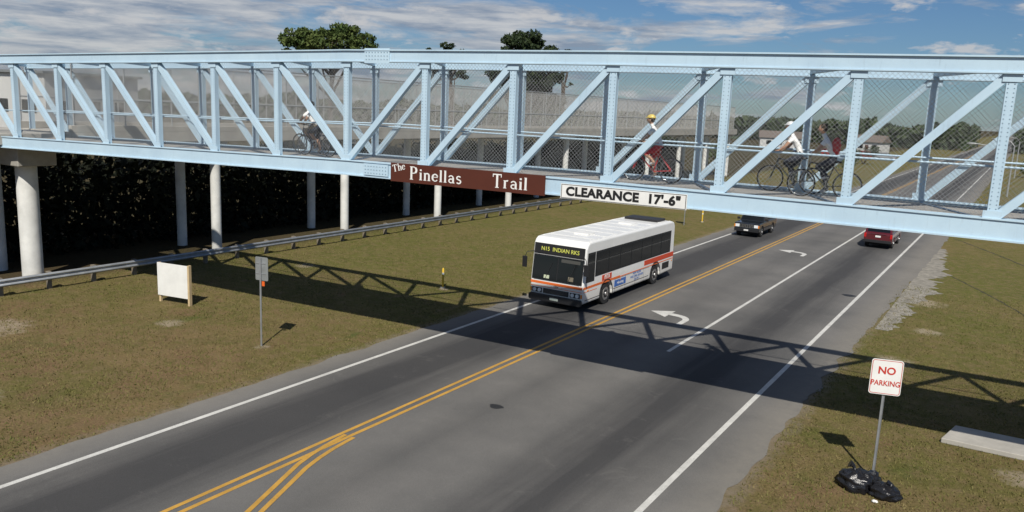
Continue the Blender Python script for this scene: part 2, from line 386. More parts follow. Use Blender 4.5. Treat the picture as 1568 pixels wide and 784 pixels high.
def truss(w,shift,near):
    ss=[s+shift for s in SS]; a,b=ss[0]-.1,ss[-1]+.1
    br=[a,SC+shift,-1,b]
    th_=.26
    for s0,s1 in zip(br[:-1],br[1:]):
        z=(ZT0+ZT1)/2
        tr.beam(B(s0,w,z),B(s1,w,z),th_,ZT1-ZT0-.05,BL,ND)
        tr.beam(B(s0,w,ZT1-.01),B(s1,w,ZT1-.01),th_+.10,.035,BL,ND)
        tr.beam(B(s0,w,ZT0+.012),B(s1,w,ZT0+.012),th_+.06,.03,BL,ND)
        z=(ZB0+ZB1)/2
        tr.beam(B(s0,w,z),B(s1,w,z),th_-.04,ZB1-ZB0-.03,BL,ND)
        tr.beam(B(s0,w,ZB0+.0),B(s1,w,ZB0+.0),th_+.06,.035,BL,ND)
        tr.beam(B(s0,w,ZB1-.005),B(s1,w,ZB1-.005),th_+.03,.03,BL,ND)
    for i,s in enumerate(ss):
        for d in(-.085,.085): tr.beam(B(s+d,w,ZB1),B(s+d,w,ZT0),.17,.014,BL,ND)
        tr.beam(B(s,w,ZB1),B(s,w,ZT0),.02,.165,BL,ND)
        for off in(-.076,.076):
            tr.beam(B(s,w+off,ZB1),B(s,w+off,ZT0),.012,.19,BL,ND)
        for zz in((ZB1,ZB1+.16),(ZT0-.16,ZT0)):
            tr.beam(B(s-.17,w-.098,sum(zz)/2),B(s+.17,w-.098,sum(zz)/2),.014,zz[1]-zz[0],BL,ND)
        if near:
            nb=30
            for k in range(nb):
                z=ZB1+.2+k*(ZT0-ZB1-.4)/(nb-1)
                for d in(-.055,.055):
                    q=B(s+d,w-.082,z); tr.sphere(q,(.014,.014,.014),BOLT,5,3)
    for i in range(len(ss)-1):
        if i<7: p0,p1=B(ss[i]+.1,w,ZT0-.05),B(ss[i+1]-.1,w,ZB1+.06)
        else: p0,p1=B(ss[i]+.1,w,ZB1+.06),B(ss[i+1]-.1,w,ZT0-.05)
        for off in(-.07,.07):
            o=ND*off; tr.beam(p0+o,p1+o,.014,.17,BL,ND)
        d=(p1-p0).normalized(); up=d.cross(ND)
        for sg in(-.078,.078): tr.beam(p0+up*sg,p1+up*sg,.13,.014,BL,ND)
truss(0,0,True); truss(CW,SH,False)
for z,hh in(((ZT0+ZT1)/2,.42),((ZB0+ZB1)/2,.34)):
    tr.beam(B(SC+1.2-.45,-.15,z),B(SC+1.2+.45,-.15,z),.03,hh,BL,ND)
    for a in range(8):
        for b in range(3):
            tr.sphere(B(SC+1.2-.38+a*.108,-.172,z-.1+b*.1),(.016,.016,.016),BOLT,5,3)
for s in SS:
    tr.beam(B(s,.12,ZB1-.2),B(s+SH,CW-.12,ZB1-.2),.15,.28,BL)
    tr.beam(B(s,.12,ZT0+.14),B(s+SH,CW-.12,ZT0+.14),.12,.14,BL)
for w_ in(.24,CW-.24):
    z=7.62
    tr.cyl(B(SS[0],w_,z),B(SC,w_,z),.024,BL,8); tr.cyl(B(SC,w_,z),B(SS[-1],w_,z),.024,BL,8)
tr.obj('truss',bridge)
dk=MB(); DECK=mat('deck_concrete',(.34,.32,.29),.9,var=.25,scale=1.5,bump=.3)
for s0,s1 in((SS[0]-1.2,SC),(SC,-1),(-1,SS[-1])):
    dk.beam(B(s0,CW/2,6.44),B(s1,CW/2,6.44),CW-.30,.10,DECK,ND)
dk.obj('deck',bridge)
def wires(mb,A,Bp,z0,z1,sp,rw,m,zf=None):
    A=Vector(A);Bp=Vector(Bp); Lh=(Bp-A).length; d=(Bp-A)/Lh; hh=z1-z0
    n=int((Lh+hh)/sp); nn=d.cross(Vector((0,0,1)))
    V=[];Fc=[]
    for k in range(n):
        for sgn in(1,-1):
            t0=-hh+k*sp if sgn==1 else k*sp
            t1=t0+hh*sgn
            za,zb=z0,z1; ta,tb=t0,t1
            def cl(t,other_t,z,oz):
                if t<0: 
                    f_=(0-t)/(other_t-t); return 0,z+(oz-z)*f_
                if t>Lh:
                    f_=(Lh-t)/(other_t-t); return Lh,z+(oz-z)*f_
                return t,z
            if (ta<0 and tb<0) or (ta>Lh and tb>Lh): continue
            ta2,za2=cl(ta,tb,za,zb); tb2,zb2=cl(tb,ta,zb,za)
            if abs(ta2-tb2)<.02: continue
            pa=A+d*ta2; pb=A+d*tb2
            ga=za2+(zf(ta2) if zf else 0); gb=zb2+(zf(tb2) if zf else 0)
            pa=Vector((pa.x,pa.y,ga)); pb=Vector((pb.x,pb.y,gb))
            dd=(pb-pa).normalized(); up=dd.cross(nn).normalized()*rw*sgn
            base=len(V)
            for pq in(pa,pb):
                V+= [tuple(pq+up),tuple(pq-up*.5+nn*rw*.87),tuple(pq-up*.5-nn*rw*.87)]
            Fc+=[(base,base+1,base+4,base+3),(base+1,base+2,base+5,base+4),(base+2,base,base+3,base+5)]
    mb.add(V,Fc,m)
GALV=mat('galvanized_wire',(.36,.37,.37),.5,.2,var=.15)
fn=MB()
for w_ in(.16,CW-.16):
    for s0,s1 in((SS[0],SC),(SC,SS[-1])):
        a=B(s0,w_,0);b=B(s1,w_,0); a.z=0;b.z=0
        wires(fn,a,b,6.5,9.5,.11,.0030,GALV,lambda t,s0=s0: dz(s0+t))
fn.obj('chain_link_fence',bridge,fixn=False)
PW=mat('white_pier_paint',(.68,.68,.65),.75,var=.25,scale=.8,bump=.15)
pr=MB()
for (x,y,rr) in[(-36.0,17.7,.42),(12.6,20.3,.43),(12.4,23.4,.43)]:
    pr.cyl((x,y,-.2),(x,y,5.45),rr,PW,32)
pr.obj('piers',bridge)
pc=MB(); pc.box(-40.2,-35.0,16.9,18.5,5.05,5.82,CONC); pc.box(12,13.2,19,24.6,5.3,5.9,CONC); pc.obj('pier_caps',bridge,bevel=.04)
# ------------------------------------------------------------------ ramp viaduct
rv=empty('ramp_viaduct')
rp=MB()
yk=[27.25+9.63*k for k in range(10)]
for y in yk:
    rp.cyl((-36.0,y,-.2),(-36.0,y,5.75),.26,PW,24); rp.cyl((-39.0,y,-.2),(-39.0,y,5.75),.26,PW,24)
rp.cyl((-39.0,17.7,-.2),(-39.0,17.7,5.45),.35,PW,24)
rp.obj('columns',rv)
rb=MB()
for y in yk: rb.box(-39.7,-35.3,y-.28,y+.28,5.72,5.98,CONC)
rb.box(-39.9,-35.2,19.3,115,5.98,6.45,CONC)
rb.box(-44.5,-35.2,12,19.28,5.95,6.40,CONC)
rb.box(-35.42,-35.2,19.3,115,6.452,6.75,CONC); rb.box(-39.9,-39.68,19.3,115,6.452,6.75,CONC)
rb.obj('deck',rv,bevel=.02)
rf=MB(); GP=mat('galvanized_post',(.44,.45,.45),.45,.5)
for x in(-35.31,-39.79):
    for k in range(40):
        y=19.5+k*2.41; rf.cyl((x,y,6.7),(x,y,9.75),.035,GP,8)
    for z in(7.9,9.75): rf.cyl((x,19.5,z),(x,113.5,z),.03,GP,6)
rf.obj('fence_posts',rv)
rw=MB(); GW=mat('fence_fabric_wire',(.42,.41,.39),.7,.05,var=.2)
for x in(-35.31,-39.79): wires(rw,(x,19.5,0),(x,113.5,0),6.78,9.72,.125,.0075,GW)
rw.obj('fence_mesh',rv,fixn=False)
# ------------------------------------------------------------------ guardrail
gd=empty('guardrail'); gm=MB(); GS=mat('galvanized_steel',(.42,.44,.46),.4,.6,var=.25,scale=2)
prof=[(.0,.0),(.05,.04),(.05,.09),(.0,.13),(.0,.18),(.05,.22),(.05,.27),(.0,.31)]
gx=-33.72
for a,b in zip(prof[:-1],prof[1:]):
    gm.add([(gx+a[0],-12,.42+a[1]),(gx+b[0],-12,.42+b[1]),(gx+b[0]+.1,74,.42+b[1]),(gx+a[0]+.1,74,.42+a[1])],[(0,1,2,3)],GS,True)
me_=gm.obj('w_beam',gd,fixn=False); sm_=me_.modifiers.new('s','SOLIDIFY'); sm_.thickness=.006
gp=MB(); WD=mat('treated_wood_post',(.20,.17,.13),.9,var=.3,bump=.4)
for k in range(45):
    y=-11.5+k*1.92; gp.box(gx-.30,gx-.12,y-.08,y+.08,-.1,.74,WD); gp.box(gx-.12,gx+.0,y-.06,y+.06,.44,.72,GS)
gp.obj('posts',gd,bevel=.01)
# ------------------------------------------------------------------ signs
SW=mat('sign_white',(.76,.76,.73),.45,var=.10,scale=1.5); BK=mat('sign_black',(.012,.012,.012),.5,var=0); BR=mat('sign_brown',(.085,.022,.012),.45,var=.08)
RED=mat('sign_red',(.50,.04,.025),.5,var=0); ALU=mat('sign_back_aluminium',(.30,.32,.32),.5,.4,var=.2)
def bridge_sign(name,s0,s1,z0,z1,bm,w=-.20):
    zc=(z0+z1)/2; c=B((s0+s1)/2,w,zc)
    e=empty(name,c,AL); W=s1-s0; hh=z1-z0
    b=MB(); b.box(-W/2,W/2,0,.02,-hh/2,hh/2,bm); b.obj('panel',e,bevel=.004)
    k=MB()
    for i in(-.4,0,.4): k.box(i*W-.03,i*W+.03,.02,.09,-hh/2+.04,hh/2-.04,GS)
    k.obj('bracket',e)
    return e
def arc(cx,cy,rx,ry,a0,a1,n=12): return [(cx+rx*math.cos(rad(a0+(a1-a0)*i/n)),cy+ry*math.sin(rad(a0+(a1-a0)*i/n))) for i in range(n+1)]
SERIF={
 'P':(1.05,[([(.2,0),(.2,1.5)],.24,.24),([(0,.03),(.42,.03)],.08,.08),([(0,1.47),(.3,1.47)],.08,.08),([(.25,1.46)]+arc(.45,1.1,.38,.36,90,-90)+[(.25,.74)],.11,.11),(arc(.45,1.1,.38,.36,50,-50),.24,.24)]),
 'T':(1.15,[([(.52,0),(.52,1.5)],.24,.24),([(.3,.03),(.74,.03)],.08,.08),([(0,1.44),(1.04,1.44)],.12,.12),([(.04,1.15),(.04,1.48)],.09,.09),([(1.0,1.15),(1.0,1.48)],.09,.09)]),
 'i':(.42,[([(.18,0),(.18,1)],.22,.22),([(0,.03),(.36,.03)],.08,.08),([(.02,.96),(.2,.96)],.08,.08),([(.07,1.32),(.29,1.32)],.22,.22)]),
 'l':(.42,[([(.18,0),(.18,1.55)],.22,.22),([(0,.03),(.36,.03)],.08,.08),([(.02,1.51),(.2,1.51)],.08,.08)]),
 'n':(.92,[([(.18,0),(.18,1)],.22,.22),([(0,.03),(.36,.03)],.08,.08),([(.02,.96),(.2,.96)],.08,.08),(arc(.44,.66,.24,.3,160,0)+[(.68,0)],.12,.22),([(.5,.03),(.86,.03)],.08,.08)]),
 'e':(.80,[(arc(.4,.5,.32,.46,20,325),.17,.12),([(.1,.56),(.74,.56)],.09,.09),(arc(.4,.5,.32,.46,130,230),.22,.22)]),
 'a':(.82,[(arc(.34,.66,.26,.29,160,0)+[(.60,.05),(.76,.05)],.14,.16),([(.60,.0),(.60,.7)],.21,.21),(arc(.34,.29,.24,.24,60,300),.17,.14)]),
 's':(.70,[(arc(.33,.73,.22,.22,30,230)+arc(.33,.27,.24,.24,50,-150)[0:],.16,.16)]),
 'r':(.66,[([(.18,0),(.18,1)],.22,.22),([(0,.03),(.36,.03)],.08,.08),([(.02,.96),(.2,.96)],.08,.08),(arc(.44,.66,.24,.3,150,70),.12,.20)]),
 'h':(.92,[([(.18,0),(.18,1.55)],.22,.22),([(0,.03),(.36,.03)],.08,.08),([(.02,1.51),(.2,1.51)],.08,.08),(arc(.44,.66,.24,.3,160,0)+[(.68,0)],.12,.22),([(.5,.03),(.86,.03)],.08,.08)])}
def serif_word(mb,word,x,z,sc,m,ang=0,wx=1.15,track=.06,y=-.004):
    ca,sa=math.cos(ang),math.sin(ang); px=0; k=0
    for ch in word:
        adv,strokes=SERIF[ch]
        for path,w0,w1 in strokes:
            vs=[];n=len(path)
            for i,(u,v) in enumerate(path):
                a=path[max(0,i-1)];b=path[min(n-1,i+1)];dx,dy=b[0]-a[0],b[1]-a[1];l=math.hypot(dx,dy) or 1
                ww=(w0+(w1-w0)*i/max(1,n-1))/2
                for sg in(1,-1):
                    U_=(px+u*1.0-dy/l*ww*sg)*sc*wx; V_=(v+dx/l*ww*sg)*sc
                    vs.append((x+U_*ca-V_*sa,y-.0004*(k%6),z+U_*sa+V_*ca))
            k+=1
            mb.add(vs,[(2*i,2*i+1,2*i+3,2*i+2) for i in range(n-1)],m)
        px+=adv+track
e=bridge_sign('trail_name_sign',-7.77,-2.73,6.06,6.60,BR)
b=MB()
serif_word(b,'Th',-2.42,.00,.135,SW,rad(14)); serif_word(b,'e',-2.10,.08,.135,SW,rad(14))
serif_word(b,'P',-1.83,-.17,.25,SW,0,1.1); serif_word(b,'inellas',-1.50,-.165,.215,SW,0,1.28,.12)
serif_word(b,'T',.93,-.17,.25,SW,0,1.05); serif_word(b,'rail',1.26,-.165,.215,SW,0,1.30,.12)
b.obj('lettering',e,fixn=False)
e=bridge_sign('clearance_sign',-2.26,1.10,6.06,6.44,SW,-.23)
text("CLEARANCE  17'-6\"",.31,BK,e,(0,-.004,-.005),(math.pi/2,0,0),bold=.014,sx=1.10,space=1.05)
bd=MB()
for (x0,x1,z0,z1) in((-1.66,1.66,.165,.178),(-1.66,1.66,-.178,-.165),(-1.66,-1.645,-.165,.165),(1.645,1.66,-.165,.165)): bd.box(x0,x1,-.003,.001,z0,z1,BK)
bd.obj('border',e)
e=empty('no_parking_sign',(-2.02,19.63,0),rad(17))
b=MB(); b.box(-.03,.03,-.012,.0,-.1,2.95,GS); b.box(-.03,-.024,-.03,-.012,-.1,2.95,GS); b.box(.024,.03,-.03,-.012,-.1,2.95,GS); b.obj('post',e)
def rrect(w,h,rr,n=5):
    pts=[]
    for cx,cz,a0 in((w/2-rr,h/2-rr,0),(-w/2+rr,h/2-rr,90),(-w/2+rr,-h/2+rr,180),(w/2-rr,-h/2+rr,270)):
        for i in range(n+1): a=rad(a0+90*i/n); pts.append((cx+rr*math.cos(a),cz+rr*math.sin(a)))
    return pts
b=MB(); b.extrude([(x,z+2.57) for x,z in rrect(.68,.84,.06)],'y',-.055,-.045,SW); b.obj('panel',e)
b=MB()
o_=rrect(.645,.80,.05);i_=rrect(.62,.775,.04); n=len(o_)
b.add([(x,-.0575,z+2.57) for x,z in o_]+[(x,-.0575,z+2.57) for x,z in i_],[(k,(k+1)%n,(k+1)%n+n,k+n) for k in range(n)],RED); b.obj('border',e,fixn=False)
text('NO',.24,RED,e,(0,-.060,2.72),(math.pi/2,0,0),bold=.006,depth=.001,sx=1.0)
text('PARKING',.175,RED,e,(0,-.060,2.42),(math.pi/2,0,0),bold=.003,depth=.001,sx=.86)
e=empty('road_sign',(-20.96,17.53,0),rad(10))
b=MB(); b.box(-.03,.03,0,.03,-.1,3.05,GS); b.obj('post',e,bevel=.004)
b=MB(); b.extrude([(x+.03,z+2.68) for x,z in rrect(.52,.80,.05)],'y',.045,.052,ALU); b.box(-.2,.2,.032,.045,2.5,2.53,GS);b.box(-.2,.2,.032,.045,2.85,2.88,GS); b.obj('panel',e)
b=MB(); OR=mat('orange_reflector',(.7,.12,.02),.4,var=0); b.box(.05,.16,.02,.03,2.10,2.26,OR); b.obj('reflector',e)
ang=math.atan2(.30,1.61); e=empty('notice_board',(-28.0,19.1,0),ang)
b=MB(); TIM=mat('pine_timber',(.55,.42,.24),.8,var=.2)
b.box(-.82,.82,-.02,.02,.28,1.62,SW); b.obj('panel',e,bevel=.006)
b=MB(); b.box(-.80,-.71,.021,.11,-.1,1.62,TIM); b.box(.74,.83,-.025,.11,-.1,1.64,TIM); b.box(-.7,.73,.021,.06,1.5,1.6,TIM); b.obj('legs',e)
YEL=mat('yellow_marker',(.65,.42,.03),.5,var=.1)
for (x,y,hh) in((-21.83,28.75,.95),(-21.0,61.6,.95)):
    e=empty('marker_post',(x,y,0)); b=MB(); b.tube([(0,0,-.1),(0,0,hh-.05),(0,0,hh)],[.05,.05,.02],YEL,10); b.cyl((0,0,hh-.32),(0,0,hh-.22),.053,SW,10); b.cyl((0,0,0),(0,0,.05),.12,CONC,12); b.obj('post',e)
e=empty('road_sign',(-21.4,58.6,0)); b=MB(); b.box(-.03,.03,0,.03,0,2.3,GS); b.obj('post',e)
b=MB(); b.extrude([(x,z+1.75) for x,z in rrect(.75,.95,.05)],'y',-.02,-.005,SW); b.obj('panel',e)
text('12',.4,BK,e,(0,-.025,1.75),(math.pi/2,0,0),depth=.001,bold=.01)
# ------------------------------------------------------------------ trash bags
BAG=mat('black_plastic_bag',(.012,.012,.014),.25,var=0,bump=.8,bscale=11)
e=empty('trash_bag',(-2.0,18.95,0))
b=MB()
def lump(seed):
    def fn(q):
        k=1+.25*noise.noise(q*1.8+Vector((seed,0,0)))+.18*noise.noise(q*4.5+Vector((0,seed,0)))+.10*noise.noise(q*10)
        q=q*k; 
        if q.z<-.55: q.z=-.55
        return q
    return fn
b.sphere((-.30,0,.15),(.42,.34,.28),BAG,40,26,lump(3)); b.sphere((.34,-.06,.11),(.34,.28,.21),BAG,36,24,lump(8)); b.sphere((-.05,.3,.12),(.3,.26,.23),BAG,28,18,lump(12))
b.tube([(-.32,0,.36),(-.33,.02,.44),(-.38,.05,.50),(-.46,.03,.54)],[.05,.025,.05,.09],BAG,9)
b.tube([(.36,-.06,.26),(.37,-.08,.32),(.42,-.1,.38)],[.04,.02,.06],BAG,8)
b.obj('bag',e,fixn=True)
b=MB(); b.sphere((.22,-.52,.03),(.07,.05,.035),SW,10,6,lump(5)); b.obj('litter',e)
# ------------------------------------------------------------------ vehicles
GLS=mat('dark_glass',(.008,.010,.011),.05,var=0,spec=.45); TIRE=mat('tire_rubber',(.018,.018,.018),.85,var=.2); RIM=mat('wheel_rim',(.45,.45,.45),.35,.7,var=.1)
DKU=mat('underbody',(.01,.01,.01),.9,var=0); CHR=mat('chrome',(.6,.6,.6),.15,1,var=0); LMP=mat('headlamp',(.75,.78,.8),.12,var=0,spec=.9)
AMB=mat('amber_lens',(.7,.22,.02),.2,var=0); RDL=mat('red_lens',(.45,.01,.01),.2,var=0); BKP=mat('black_trim',(.016,.016,.018),.5,var=.1)
def arch(yc,zc,rr,z0,n=10):
    a0=math.asin((z0-zc)/rr) if abs(z0-zc)<rr else 0
    return [(yc-rr*math.cos(a0+(math.pi-2*a0)*i/n),zc+rr*math.sin(a0+(math.pi-2*a0)*i/n)) for i in range(n+1)]
def wheel(mb,x,y,rr,wd,side):
    mb.tube([(x,y,rr),(x+side*.02,y,rr),(x+side*(wd-.02),y,rr),(x+side*wd,y,rr)],[rr*.93,rr,rr,rr*.93],TIRE,28,True,False)
    X=x+side*wd
    mb.tube([(X-side*.03,y,rr),(X+side*.004,y,rr)],[rr*.62,rr*.60],RIM,24,True,False)
    mb.tube([(X,y,rr),(X+side*.015,y,rr)],[rr*.42,rr*.34],BKP,20,True,False)
    mb.tube([(X,y,rr),(X+side*.05,y,rr)],[rr*.2,rr*.17],RIM,16,True,False)
    for k in range(8):
        a=k*math.pi/4; mb.sphere((X+side*.008,y+math.cos(a)*rr*.51,rr+math.sin(a)*rr*.51),.02,BKP,6,4)
def bus(loc):
    e=empty('city_bus',loc)
    def dirty(name,col,rough):
        m,nt,b=nt_new(name); tc=N(nt,'ShaderNodeTexCoord').outputs['Object']
        s_=N(nt,'ShaderNodeSeparateXYZ'); L(nt,tc,s_.inputs[0])
        low=math_n(nt,'MULTIPLY_ADD',s_.outputs['Z'],-.9,1.15,clamp=True)
        d=math_n(nt,'MULTIPLY',low,noise_t(nt,tc,2.5,6,.7))
        c=mixc(nt,math_n(nt,'MULTIPLY',d,.7),col,(.22,.19,.15))
        c=mixc(nt,math_n(nt,'MULTIPLY',ramp(nt,noise_t(nt,tc,1.1,6,.7),.45,.75),.14),c,(.35,.35,.33))
        L(nt,c,b.inputs['Base Color']); b.inputs['Roughness'].default_value=rough; b.inputs['Coat Weight'].default_value=.3; b.inputs['Coat Roughness'].default_value=.1
        return m
    WH=dirty('bus_white_paint',(.78,.78,.76),.35); ROOF=mat('bus_roof_paint',(.76,.76,.74),.5,var=.2,scale=1)
    ORG=mat('bus_orange_stripe',(.72,.15,.03),.4,var=.05); RS=mat('bus_red_stripe',(.58,.06,.02),.4,var=.05)
    Lg=10.1; hw=1.28; zt=2.98; z0=.36; w1,w2=2.25,7.75
    prof=[(.04,z0)]
    prof+=[(.0,.62),(.0,1.15),(.13,2.25),(.17,2.70),(.26,2.86),(.42,zt-.02),(.7,zt)]
    prof+=[(Lg-.5,zt),(Lg-.2,zt-.06),(Lg-.05,2.72),(Lg,1.3),(Lg,z0+.05)]
    prof+=[(y,z) for y,z in arch(w2,.50,.60,z0)][::-1]
    prof+=[(y,z) for y,z in arch(w1,.50,.60,z0)][::-1]
    b=MB(); b.extrude(prof,'x',-hw,hw,WH); b.obj('body',e,bevel=.09,segs=3)
    b=MB(); b.box(-hw+.22,hw-.22,.3,Lg-.3,.28,1.2,DKU); b.obj('chassis',e)
    b=MB()
    for y in(2.0,6.6): b.box(-.35,.35,y,y+.7,zt+.001,zt+.06,ROOF)
    for y in[1.2+1.05*k for k in range(8)]: b.box(-1.12,1.12,y,y+.035,zt+.001,zt+.015,ROOF)
    b.box(-.9,.9,Lg-1.6,Lg-.55,zt+.001,zt+.12,BKP)
    for sx in(-1,1): b.box(sx*1.14-.02,sx*1.14+.02,.7,Lg-.5,zt-.02,zt+.02,ROOF)
    b.obj('roof_panels',e,bevel=.01)
    def fpt(x,z,off=.012):
        if z<=1.15: y=0
        elif z<=2.25: y=(z-1.15)/1.10*.13
        elif z<=2.70: y=.13+(z-2.25)/.45*.04
        else: y=.17
        return (x,y-off,z)
    def fpanel(mb,x0,x1,z0,z1,m,off=.012):
        zz=[z0,z1]; vs=[]
        for z in zz: vs+=[fpt(x0,z,off),fpt(x1,z,off)]
        vs2=[(v[0],v[1]+.03,v[2]) for v in vs]
        n=len(zz); fs=[(2*i,2*i+1,2*i+3,2*i+2) for i in range(n-1)]
        fs+=[(0,2*n,2*n+1,1),(2*n-2,2*n-1,4*n-1,4*n-2)]+[(2*i,2*i+2,2*i+2+2*n,2*i+2*n) for i in range(n-1)]+[(2*i+1,2*i+1+2*n,2*i+3+2*n,2*i+3) for i in range(n-1)]
        mb.add(vs+vs2,fs,m)
    b=MB(); fpanel(b,-1.21,1.21,1.17,2.24,BKP,.010); fpanel(b,-1.21,1.21,2.26,2.72,BKP,.010); b.obj('windshield_gasket',e)
    b=MB(); fpanel(b,-1.17,-.03,1.21,2.20,GLS,.022); fpanel(b,.03,1.17,1.21,2.20,GLS,.022); b.obj('windshield',e)
    b=MB(); fpanel(b,-1.14,1.14,2.31,2.68,BKP,.020); b.obj('destination_display',e)
    SGN=mat('display_yellow',(.60,.62,.12),.5,var=0)
    text('N15  INDIAN RKS',.24,SGN,e,(.05,.110,2.50),(math.pi/2-.09,0,0),depth=.002,bold=.002,sx=.98)
    b=MB()
    for x in(-.55,.55): b.beam(fpt(x,1.22,.035),fpt(x+.28,1.95,.04),.012,.02,BKP)
    b.beam(fpt(-1.1,1.20,.03),fpt(1.1,1.20,.03),.03,.02,BKP)
    fpanel(b,.15,1.05,2.02,2.16,mat('sun_visor',(.06,.06,.055),.6,var=0),.026)
    b.obj('wipers',e)
    b=MB(); DS=mat('paper_card',(.5,.55,.4),.6,var=0); fpanel(b,-.62,-.36,1.26,1.40,DS,.026); fpanel(b,.55,.80,1.28,1.46,mat('dash_item',(.16,.14,.10),.7,var=0),.026); b.obj('dash_card',e)
    b=MB()
    fpanel(b,-1.24,1.24,.99,1.10,ORG,.004)
    fpanel(b,-1.24,1.24,.87,.89,ORG,.005)
    fpanel(b,-.62,.62,.60,.82,BKP,.008)
    for k in range(4): fpanel(b,-.60,.60,.63+.05*k,.64+.05*k,CHR,.014)
    for sx in(-1,1):
        fpanel(b,min(sx*.68,sx*1.16),max(sx*.68,sx*1.16),.61,.81,BKP,.006)
        for xx in(.80,1.03): b.cyl((sx*xx,-.035,.71),(sx*xx,.0,.71),.082,LMP,18)
        fpanel(b,min(sx*1.18,sx*1.25),max(sx*1.18,sx*1.25),.63,.79,AMB,.010)
    b.obj('front_trim',e)
    text('9304',.12,BK,e,(0,-.007,.94),(math.pi/2,0,0),depth=.001)
    b=MB(); b.extrude(rrect(2.54,.28,.08),'y',-.14,.02,BKP)
    bo=b.obj('bumper',e,bevel=.03); bo.location=(0,0,.42)
    b=MB(); b.box(-.2,.2,-.152,-.141,.38,.48,mat('number_plate',(.45,.5,.45),.5,var=0)); b.obj('plate',e)
    b=MB()
    for sx in(-1,1):
        b.tube([(sx*1.2,.1,2.35),(sx*1.42,-.15,2.3),(sx*1.48,-.18,2.1)],.018,BKP,6); b.box(sx*1.48-.10,sx*1.48+.10,-.24,-.16,1.65,2.12,BKP)
    b.obj('mirrors',e,bevel=.02)
    for sx in(-1,1):
        b=MB(); X=sx*hw
        def sp(y0,y1,z0,z1,m,t=.008): b.box(min(X-sx*.02,X+sx*t),max(X-sx*.02,X+sx*t),y0,y1,z0,z1,m)
        sp(1.05,Lg-.55,1.42,2.52,BKP,.006)
        b.add([(X+sx*.007,.22,1.26),(X+sx*.007,1.0,1.26),(X+sx*.007,1.0,2.52),(X+sx*.007,.30,2.52)],[(0,1,2,3)],BKP)
        b.add([(X+sx*.010,.27,1.32),(X+sx*.010,.95,1.32),(X+sx*.010,.95,2.42),(X+sx*.010,.34,2.42)],[(0,1,2,3)],GLS)
        ys_=[1.10+i*1.19 for i in range(8)]
        for a_,b_ in zip(ys_[:-1],ys_[1:]): 
            sp(a_+.035,b_-.035,1.48,2.10,GLS,.016); sp(a_+.035,b_-.035,2.14,2.44,GLS,.016)
        sp(.05,3.6,1.00,1.10,ORG,.006); sp(3.6,Lg-.05,1.02,1.06,ORG,.006); sp(.05,1.3,.87,.89,ORG,.006)
        sp(6.3,Lg-.06,1.14,1.38,RS,.007)
        sp(.2,1.6,.50,.53,BKP,.004); sp(2.95,6.9,.56,.585,BKP,.004); sp(3.0,6.95,.985,.995,BKP,.004)
        for y in(3.1,4.2,5.3,6.3): sp(y,y+.008,.4,1.0,BKP,.0035)
        sp(8.6,9.5,.62,.95,BKP,.005)
        for y in(.4,3.6,9.8): sp(y,y+.09,.90,.95,AMB,.02)
        for yc in(w1,w2):
            pts=arch(yc,.50,.60,z0); pt2=arch(yc,.50,.65,z0)
            n=len(pts); b.add([(X+sx*.012,y,z) for y,z in pts]+[(X+sx*.012,y,z) for y,z in pt2],[(i,i+1,i+1+n,i+n) for i in range(n-1)],BKP)
        b.obj('side_trim',e)
    BLU=mat('ad_blue',(.05,.14,.42),.5,var=0)
    b=MB(); X=hw
    b.box(X-.01,X+.009,3.05,4.25,.64,.94,BLU); b.box(X-.01,X+.0095,1.75,2.7,1.125,1.37,RS)
    b.obj('advert_panels',e)
    ry=(math.pi/2,0,math.pi/2)
    text('PSTA',.25,SW,e,(X+.012,2.22,1.25),ry,depth=.001,bold=.008,shear=.3)
    text('ride along',.17,SW,e,(X+.012,3.65,.79),ry,depth=.001,bold=.003)
    text('NEW RIDERS\nWELCOME ABOARD\n530-9911',.15,BLU,e,(X+.006,5.5,.80),ry,depth=.001,bold=.003,space=1.1)
    b=MB()
    for sx in(-1,1):
        for y in(w1,w2): wheel(b,sx*(hw-.32),y,.48,.29,sx)
    b.obj('wheels',e)
    b=MB(); b.box(-1,1,Lg-.02,Lg+.01,1.5,2.3,GLS); b.box(-1.15,1.15,Lg-.02,Lg+.12,.38,.6,BKP)
    for sx in(-1,1): b.box(sx*1.1-.08,sx*1.1+.08,Lg-.02,Lg+.02,.9,1.3,RDL)
    b.obj('rear_trim',e)
    return e
bus((-15.95,28.9,0))
